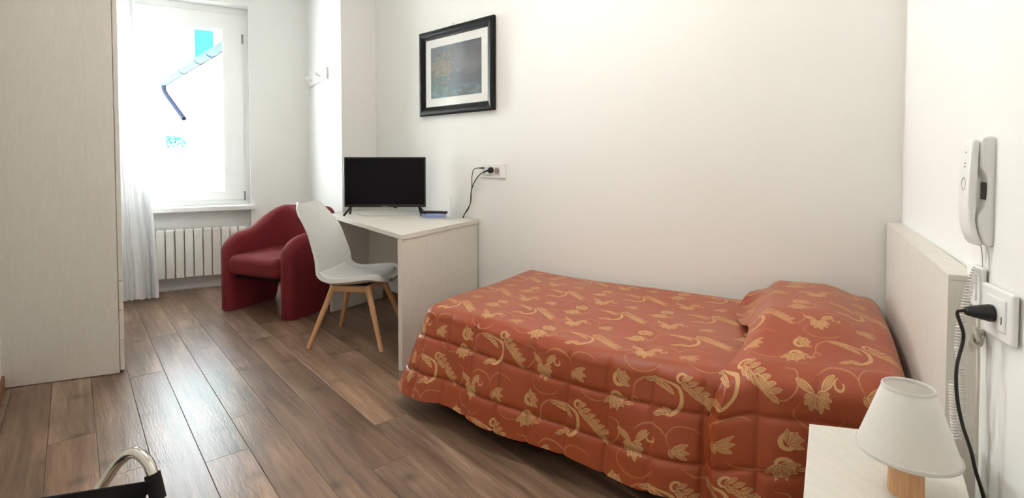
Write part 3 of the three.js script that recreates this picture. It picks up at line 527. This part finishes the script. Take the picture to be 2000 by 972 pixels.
// ---------------------------------------------------------------- framed picture
{
  const w = backAt(-0.41), t = onWall('framed_picture', 'black framed landscape print with a white mount on the long wall', 'picture', w, 1.885);
  const PW = 0.82, PH = 0.652, FW = 0.068, z0 = 0.012;
  const prof = (len) => { const s = new THREE.Shape(); s.moveTo(0, 0); s.lineTo(FW, 0); s.lineTo(FW, 0.01); s.quadraticCurveTo(FW - 0.012, 0.012, FW - 0.02, 0.02); s.quadraticCurveTo(FW * 0.45, 0.036, 0.01, 0.028); s.lineTo(0, 0.022); s.lineTo(0, 0); return new THREE.ExtrudeGeometry(s, { depth: len, bevelEnabled: false, curveSegments: 8 }); };
  const frame = std(0x080908, 0.45, { specularIntensity: 0.5 });
  // four mitred bars
  const bar = (len, ang) => { const g = prof(len), p = g.attributes.position; for (let i = 0; i < p.count; i++) { const q = p.getX(i), z = p.getZ(i); p.setZ(i, z < len / 2 ? q : len - q); } g.computeVertexNormals(); g.translate(0, 0, -len / 2);
    // (inward, out of the wall, along) -> frame axes
    g.applyMatrix4(new THREE.Matrix4().makeBasis(new THREE.Vector3(Math.cos(ang), Math.sin(ang), 0), new THREE.Vector3(0, 0, 1), new THREE.Vector3(Math.sin(ang), -Math.cos(ang), 0))); return g; };
  part(t, 'frame_bar', bar(PH, 0).translate(-PW / 2, 0, z0), frame); part(t, 'frame_bar', bar(PH, Math.PI).translate(PW / 2, 0, z0), frame);
  part(t, 'frame_bar', bar(PW, Math.PI / 2).translate(0, -PH / 2, z0), frame); part(t, 'frame_bar', bar(PW, -Math.PI / 2).translate(0, PH / 2, z0), frame);
  part(t, 'backing', new THREE.BoxGeometry(PW - 0.02, PH - 0.02, 0.006).translate(0, 0, z0 + 0.003), std(0x6b5a44, 0.9));
  part(t, 'mount', new THREE.BoxGeometry(PW - 2 * FW + 0.01, PH - 2 * FW + 0.01, 0.002).translate(0, 0, z0 + 0.0075), std(0xf4f4ee, 0.85), 'white card mount');
  // the print: grey sky, cloud, an autumn tree, dark wooded slopes
  const img = texture(512, 384, (u, v) => {
    const n = (a, b, s) => noise(u * a, v * b, a, b, s), cl = 0.5 * n(5, 5, 51) + 0.3 * n(12, 11, 52) + 0.2 * n(28, 26, 53);
    let c = [70 + 40 * cl, 74 + 40 * cl, 82 + 40 * cl];
    const ridge = 0.40 + 0.16 * Math.sin(u * 4 + 0.6) * (1 - u) + 0.07 * n(9, 3, 54);
    if (v < ridge) { const k = 0.5 * n(26, 22, 55) + 0.5 * n(60, 50, 56), d = smooth(0.7, 0.2, u); c = [lerp(46, 72, k) - 18 * d, lerp(58, 86, k) - 2 * d, lerp(70, 100, k) - 16 * d]; }
    const tx = (u - 0.2) / 0.26, ty = (v - 0.58) / 0.24, tr = Math.hypot(tx, ty) + 1.0 * (n(14, 12, 57) - 0.5) + 1.5 * (n(46, 40, 58) - 0.5) + 1.2 * (n(110, 90, 63) - 0.5);
    if (tr < 0.8) { const k = n(50, 44, 59); c = [lerp(92, 160, k), lerp(84, 138, k), lerp(70, 104, k)]; }
    if (v < 0.42 && u < 0.42) { const k = n(44, 40, 60) * smooth(0.42, 0.3, u) + 0.2; if (n(14, 12, 61) > 0.42) c = [lerp(34, 70, k), lerp(66, 112, k), lerp(66, 106, k)]; }
    if (v < 0.2 && n(12, 20, 62) > 0.62) c = [84, 116, 126];
    return c;
  });
  part(t, 'print', new THREE.BoxGeometry(PW - 2 * FW - 0.125, PH - 2 * FW - 0.125, 0.001).translate(0, 0, z0 + 0.0092), std(0xffffff, 0.5, { map: img }), 'landscape print with an autumn tree');
  part(t, 'glazing', new THREE.BoxGeometry(PW - 2 * FW + 0.01, PH - 2 * FW + 0.01, 0.0012).translate(0, 0, z0 + 0.0112), M.glass);
  part(t, 'hanger', new THREE.TorusGeometry(0.011, 0.0018, 6, 16).translate(-0.015, PH / 2 + 0.009, z0 + 0.01), M.steel);
}

// ---------------------------------------------------------------- socket plate over the desk, plugs and cables
{
  const w = backAt(-0.13), t = onWall('socket_plate', 'wide white socket plate on the long wall above the desk end', 'socket', w, 1.137);
  part(t, 'plate', new RoundedBoxGeometry(0.235, 0.105, 0.012, 3, 0.005).translate(0, 0, 0.006), M.white);
  const ins = part(t, 'insert', new RoundedBoxGeometry(0.165, 0.062, 0.006, 2, 0.002).translate(-0.012, 0, 0.0125), std(0xe4e2dc, 0.4));
  const cup = new THREE.LatheGeometry([[0.001, 0], [0.018, 0], [0.0185, 0.0035], [0.021, 0.0035], [0.021, 0]].map(([a, b]) => new THREE.Vector2(a, b)), 32).rotateX(Math.PI / 2).translate(0.048, 0, 0.0158);
  const so = part(t, 'round_socket', cup, std(0xa89890, 0.5), 'beige round socket'); for (const k of [-0.0095, 0.0095]) part(so, 'hole', new THREE.CylinderGeometry(0.0026, 0.0026, 0.001, 12).rotateX(Math.PI / 2).translate(0.048 + k, 0, 0.0166), M.black);
  part(t, 'aerial_hole', new THREE.CylinderGeometry(0.006, 0.006, 0.002, 16).rotateX(Math.PI / 2).translate(-0.078, -0.015, 0.016), M.black);
  const k1 = onWall('power_plug', 'black power plug and cable in the middle of the wide socket plate', 'plug', w, 1.14);
  part(k1, 'body', new THREE.LatheGeometry([[0.001, 0], [0.021, 0], [0.022, 0.012], [0.019, 0.02], [0.012, 0.026], [0.001, 0.027]].map(([a, b]) => new THREE.Vector2(a, b)), 32).rotateX(Math.PI / 2).translate(-0.004, 0.0, 0.0165), M.black);
  part(k1, 'strain_relief', rod(new THREE.Vector3(-0.004, 0, 0.036), new THREE.Vector3(-0.045, -0.008, 0.044), 0.009, 0.005, 14), M.black);
  const low = DESK - 1.14;
  part(k1, 'cable', tube([[-0.04, -0.007, 0.043], [-0.09, -0.03, 0.045], [-0.15, -0.085, 0.04], [-0.19, -0.15, 0.032], [-0.2, -0.22, 0.028], [-0.225, -0.28, 0.028], [-0.27, -0.335, 0.03], [-0.29, -0.375, 0.018], [-0.3, -0.5, 0.015]].map((a) => new THREE.Vector3(...a)), 0.0036, 80, 8), M.black);
  const k2 = onWall('aerial_plug', 'thin black aerial plug at the left of the wide socket plate', 'plug', w, 1.155);
  part(k2, 'body', rod(new THREE.Vector3(-0.078, 0, 0.0165), new THREE.Vector3(-0.085, 0, 0.05), 0.0055, 0.0045, 14), M.black);
  part(k2, 'cable', tube([[-0.085, 0, 0.05], [-0.11, -0.001, 0.058], [-0.15, -0.015, 0.05], [-0.175, -0.06, 0.04], [-0.182, -0.13, 0.035], [-0.19, -0.19, 0.038], [-0.2, -0.26, 0.036], [-0.245, -0.315, 0.032], [-0.275, -0.355, 0.03], [-0.31, -0.388, 0.016], [-0.315, -0.5, 0.013]].map((a) => new THREE.Vector3(...a)), 0.003, 80, 8), M.black);
}

// ---------------------------------------------------------------- wall telephone
{
  const w = rightAt(1.2), t = onWall('wall_telephone', 'white wall telephone with its handset on the headboard wall', 'telephone', w, 1.13, Math.atan2(-0.94, -0.342));
  const out = (pts, width, bv) => { const s = new THREE.Shape(); s.moveTo(...pts[0]); s.splineThru ? 0 : 0; const c = new THREE.CatmullRomCurve3(pts.map(([a, b]) => new THREE.Vector3(a, b, 0)), true, 'centripetal', 0.5).getPoints(90); s.setFromPoints(c.map((p) => new THREE.Vector2(p.x, p.y))); const g = new THREE.ExtrudeGeometry(s, { depth: width - 2 * bv, bevelEnabled: true, bevelSize: bv, bevelThickness: bv, bevelOffset: -bv, bevelSegments: 3 });
    g.translate(0, 0, -(width - 2 * bv) / 2); g.rotateY(-Math.PI / 2); return toCreasedNormals(g, 0.6); };   // profile (out of the wall, up) swept along the wall
  part(t, 'cradle', out([[0.001, -0.118], [0.001, 0], [0.001, 0.122], [0.012, 0.129], [0.026, 0.126], [0.030, 0.11], [0.0295, 0.075], [0.028, 0.055], [0.019, 0.035], [0.017, 0.0], [0.020, -0.03], [0.031, -0.055], [0.032, -0.07], [0.027, -0.1], [0.016, -0.124], [0.006, -0.126]], 0.062, 0.005), M.white);
  const hs = part(t, 'handset', out([[0.031, 0.112], [0.036, 0.122], [0.043, 0.12], [0.047, 0.10], [0.050, 0.05], [0.051, 0.0], [0.050, -0.04], [0.045, -0.085], [0.034, -0.118], [0.026, -0.126], [0.022, -0.122], [0.030, -0.095], [0.035, -0.065], [0.034, -0.03], [0.033, 0.03], [0.032, 0.08]], 0.054, 0.005), M.white);
  const dot = new THREE.CylinderGeometry(0.0022, 0.0022, 0.0012, 12).rotateX(Math.PI / 2);
  placed(hs, 'indicator', dot, std(0x55504c, 0.5), new THREE.Vector3(0.004, 0.092, 0.0476)); placed(hs, 'indicator', dot, std(0x55504c, 0.5), new THREE.Vector3(0.004, 0.066, 0.0492)); placed(hs, 'indicator', dot, std(0x55504c, 0.5), new THREE.Vector3(0.004, 0.058, 0.0496));
  part(hs, 'button', new THREE.TorusGeometry(0.011, 0.0011, 8, 28).scale(0.8, 1.3, 1).translate(0.003, 0.018, 0.0506), std(0x9a9894, 0.5));
  part(t, 'gap_shade', new THREE.BoxGeometry(0.022, 0.04, 0.0035).translate(0.016, 0.002, 0.0178), std(0x3a3836, 0.6));  // dark block painted in as the shade in the gap behind the handset
  for (const x of [-0.012, 0.018]) part(t, 'wire', tube([new THREE.Vector3(x, -0.12, 0.01), new THREE.Vector3(x + 0.001, -0.15, 0.006), new THREE.Vector3(x, -0.19, 0.004)], 0.0012, 16, 6), std(0xc8c4be, 0.5));
}

// ---------------------------------------------------------------- switch plate, socket plate, lamp plug, cords on the headboard wall
{
  const wall2 = rightAt(1.12), tA = Math.atan2(-0.93, -0.367);
  const s1 = onWall('switch_plate', 'small white switch plate beside the headboard, below the telephone', 'switch', rightAt(1.228), 0.9, Math.atan2(-0.9, -0.43));
  part(s1, 'plate', new RoundedBoxGeometry(0.088, 0.1, 0.013, 3, 0.005).translate(0, 0, 0.0105), M.white);
  part(s1, 'rocker', new RoundedBoxGeometry(0.045, 0.062, 0.006, 2, 0.002).translate(0.004, 0, 0.018), M.white);
  const s2 = onWall('bedside_socket', 'white socket plate on the headboard wall holding the black lamp plug', 'socket', wall2, 0.865, tA);
  part(s2, 'plate', new RoundedBoxGeometry(0.136, 0.112, 0.014, 3, 0.006).translate(0, 0, 0.008), M.white);
  part(s2, 'insert', new RoundedBoxGeometry(0.082, 0.07, 0.006, 2, 0.002).translate(0.008, 0.002, 0.0155), M.white);
  part(s2, 'indicator', new THREE.BoxGeometry(0.003, 0.016, 0.001).translate(0.036, -0.008, 0.019), std(0x77757a, 0.5));
  const k = onWall('lamp_plug', 'black plug of the bedside lamp with its cable hanging down the wall', 'plug', wall2, 0.864, tA);
  part(k, 'body', new THREE.LatheGeometry([[0.001, 0], [0.0185, 0], [0.0195, 0.006], [0.0175, 0.014], [0.0125, 0.036], [0.0095, 0.046], [0.0085, 0.048], [0.001, 0.0485]].map(([a, b]) => new THREE.Vector2(a, b)), 32).rotateX(Math.PI / 2).translate(0, 0, 0.0195), M.black);
  const Q = (r, D, h) => P(r * D, D, h);
  const wpos = P(...wall2.p, 0.864), inv = new THREE.Matrix4().makeRotationY(-tA);
  const toK = (v) => v.clone().sub(wpos).applyMatrix4(inv);
  const tip = new THREE.Vector3(0, 0, 0.066);
  part(k, 'cable', tube([tip, new THREE.Vector3(-0.001, -0.002, 0.08), toK(P(1.038, 1.165, 0.80)), toK(P(1.02, 1.16, 0.73)), toK(P(1.018, 1.155, 0.665)), toK(P(1.028, 1.15, 0.6)), toK(P(1.04, 1.14, 0.545)), toK(P(1.045, 1.135, 0.51)), toK(P(1.06, 1.12, 0.42)), toK(P(1.06, 1.1, 0.02))], 0.0037, 120, 10), M.black);

  const cordM = std(0xd9d3c6, 0.6), coilM = std(0xe9e6e0, 0.45);
  const base = new THREE.CatmullRomCurve3([P(1.098, 1.205, 0.95), P(1.073, 1.2, 0.871), P(1.058, 1.2, 0.787), P(1.063, 1.2, 0.715), P(1.07, 1.2, 0.643), P(1.066, 1.198, 0.575), P(1.056, 1.195, 0.545), P(1.047, 1.195, 0.595), P(1.042, 1.195, 0.679)], false, 'centripetal');
  const cp = [], turns = 78, n = 1100, fr = base.computeFrenetFrames(n, false);
  for (let i = 0; i <= n; i++) { const q = base.getPointAt(i / n), a = i / n * turns * 2 * Math.PI; cp.push(q.addScaledVector(fr.normals[i], 0.0062 * Math.cos(a)).addScaledVector(fr.binormals[i], 0.0062 * Math.sin(a))); }
  solo('coiled_cord', new THREE.TubeGeometry(new THREE.CatmullRomCurve3(cp), 2400, 0.0019, 6), coilM, 'white coiled telephone cord hanging beside the headboard end', 'cord');
  const kn = thing('knotted_cord', 'cream twisted cord tied in a thick knot below the switch plate', 'cord', 1.095, 1.195, 0.48);
  part(kn, 'cord', merged(tube([P(1.115, 1.21, 0.88), P(1.108, 1.205, 0.83), P(1.103, 1.2, 0.785)], 0.0035, 20, 8), tube([P(1.103, 1.2, 0.785), P(1.103, 1.197, 0.72), P(1.097, 1.19, 0.65), P(1.09, 1.182, 0.56), P(1.085, 1.175, 0.48)], 0.0035, 40, 8)), cordM);
  part(kn, 'knot', new THREE.TorusKnotGeometry(0.0155, 0.0052, 120, 10, 2, 3).scale(1.15, 0.95, 0.8).rotateY(0.6).translate(1.097, 0.787, -1.196), cordM);
  part(kn, 'knot_end', tube([P(1.085, 1.198, 0.785), P(1.08, 1.196, 0.768), P(1.086, 1.194, 0.755)], 0.0045, 16, 8), cordM);
}

// ---------------------------------------------------------------- nightstand and lamp
const NS = 0.52;
{
  const FL = [0.773, 1.31], FR = [1.085, 1.235], NR = [0.815, 0.862], NL = [0.505, 0.88];
  const t = thing('nightstand', 'pale laminate nightstand under the table lamp beside the bed', 'nightstand', 0.79, 1.07);
  part(t, 'top', prism([FL, FR, NR, NL].reverse(), NS - 0.022, NS, 0.002, 0.5), M.laminate);
  const L = (a, b, k) => [lerp(a[0], b[0], k), lerp(a[1], b[1], k)];
  part(t, 'side_panel', slab(FL, FR, -0.024, -0.004, 0.004, NS - 0.0225), M.laminate);
  part(t, 'side_panel', slab(NL, NR, 0.004, 0.024, 0.004, NS - 0.0225), M.laminate);
  part(t, 'back_panel', slab(L(FR, NR, 0.06), L(FR, NR, 0.94), -0.03, -0.012, 0.02, NS - 0.0225), M.laminate);
  for (const [h0, h1] of [[0.02, 0.255], [0.259, 0.495]]) { const d = part(t, 'drawer', slab(L(FL, NL, 0.06), L(FL, NL, 0.94), 0.008, 0.026, h0, h1), M.laminate); const c = L(FL, NL, 0.5); part(d, 'knob', new THREE.SphereGeometry(0.012, 14, 10).translate(c[0] - 0.012, (h0 + h1) / 2, -(c[1] + 0.007)), M.steel); }
}
{
  const X = 0.808, D = 1.03, t = thing('table_lamp', 'table lamp with a white cone shade on a pale wooden stem, on the nightstand', 'lamp', X, D, NS);
  const lathe = (pts, s = 48) => new THREE.LatheGeometry(pts.map(([a, b]) => new THREE.Vector2(a, b)), s).translate(X, 0, -D);
  part(t, 'stem', boxUV(lathe([[0.001, NS + 0.0005], [0.03, NS + 0.0005], [0.031, NS + 0.004], [0.029, NS + 0.105], [0.026, NS + 0.109], [0.001, NS + 0.109]])), std(0xffffff, 0.5, { map: beechMap }));
  const shadeM = std(0xfaf8f2, 0.9, { transmission: 0.4, thickness: 0, side: THREE.DoubleSide, bumpMap: weaveBump, bumpScale: 0.0003 });
  const r0 = 0.088, h0 = 0.608, r1 = 0.0435, h1 = 0.743;
  const sh = part(t, 'shade', lathe([[r0, h0], [r1, h1]], 64), shadeM);
  part(sh, 'rim', new THREE.TorusGeometry(r0, 0.0022, 8, 64).rotateX(Math.PI / 2).scale(1, 2.2, 1).translate(X, h0 + 0.003, -D), shadeM);
  part(sh, 'rim', new THREE.TorusGeometry(r1, 0.0022, 8, 64).rotateX(Math.PI / 2).scale(1, 2, 1).translate(X, h1 - 0.003, -D), shadeM);
  part(t, 'lamp_holder', lathe([[0.001, NS + 0.109], [0.016, NS + 0.109], [0.016, 0.655], [0.001, 0.655]], 24), M.white);
  part(t, 'bulb', lathe([[0.001, 0.655], [0.011, 0.656], [0.013, 0.667], [0.018, 0.685], [0.018, 0.698], [0.013, 0.714], [0.006, 0.722], [0.001, 0.723]], 28), std(0xf4f2ea, 0.25));
}

// ---------------------------------------------------------------- folding luggage rack
{
  const t = thing('luggage_rack', 'chrome folding luggage rack with black straps on the floor', 'luggage rack', -0.98, 1.1);
  const frame = (dx, dd) => tube([P(-0.64 + dx, 1.03 + dd, 0.008), P(-0.70 + dx, 1.065 + dd, 0.2), P(-0.772 + dx, 1.10 + dd, 0.42), P(-0.79 + dx, 1.112 + dd, 0.48), P(-0.813 + dx, 1.122 + dd, 0.53), P(-0.848 + dx, 1.13 + dd, 0.548), P(-0.885 + dx, 1.134 + dd, 0.525), P(-0.92 + dx, 1.138 + dd, 0.48), P(-0.955 + dx, 1.142 + dd, 0.43), P(-1.08 + dx, 1.15 + dd, 0.2), P(-1.16 + dx, 1.155 + dd, 0.008)], 0.0115, 110, 14);
  part(t, 'tube_frame', frame(0, 0), M.chrome);
  part(t, 'tube_frame', frame(-0.30, -0.12), M.chrome);
  const band = (a, b, w, th) => { const d = b.clone().sub(a), g = new RoundedBoxGeometry(d.length(), w, th, 2, 0.0008), m = a.clone().add(b).multiplyScalar(0.5); const x = d.clone().normalize(), z = new THREE.Vector3().crossVectors(x, new THREE.Vector3(0, 1, 0)).normalize(), y = new THREE.Vector3().crossVectors(z, x); g.rotateX(-0.5); g.applyMatrix4(new THREE.Matrix4().makeBasis(x, y, z).setPosition(m)); return g; };
  part(t, 'strap', band(P(-0.79, 1.105, 0.485), P(-1.10, 1.0, 0.49), 0.045, 0.004), M.blackFabric);
  part(t, 'strap_sleeve', rod(P(-0.7995, 1.1165, 0.507), P(-0.781, 1.108, 0.455), 0.0155, 0.0155, 18), M.blackFabric);
  part(t, 'strap', merged(band(P(-0.835, 1.11, 0.475), P(-0.80, 1.0, 0.36), 0.004, 0.05), band(P(-0.80, 1.0, 0.36), P(-1.1, 0.92, 0.36), 0.045, 0.004)), M.blackFabric);
}

renderer.render(scene, camera);
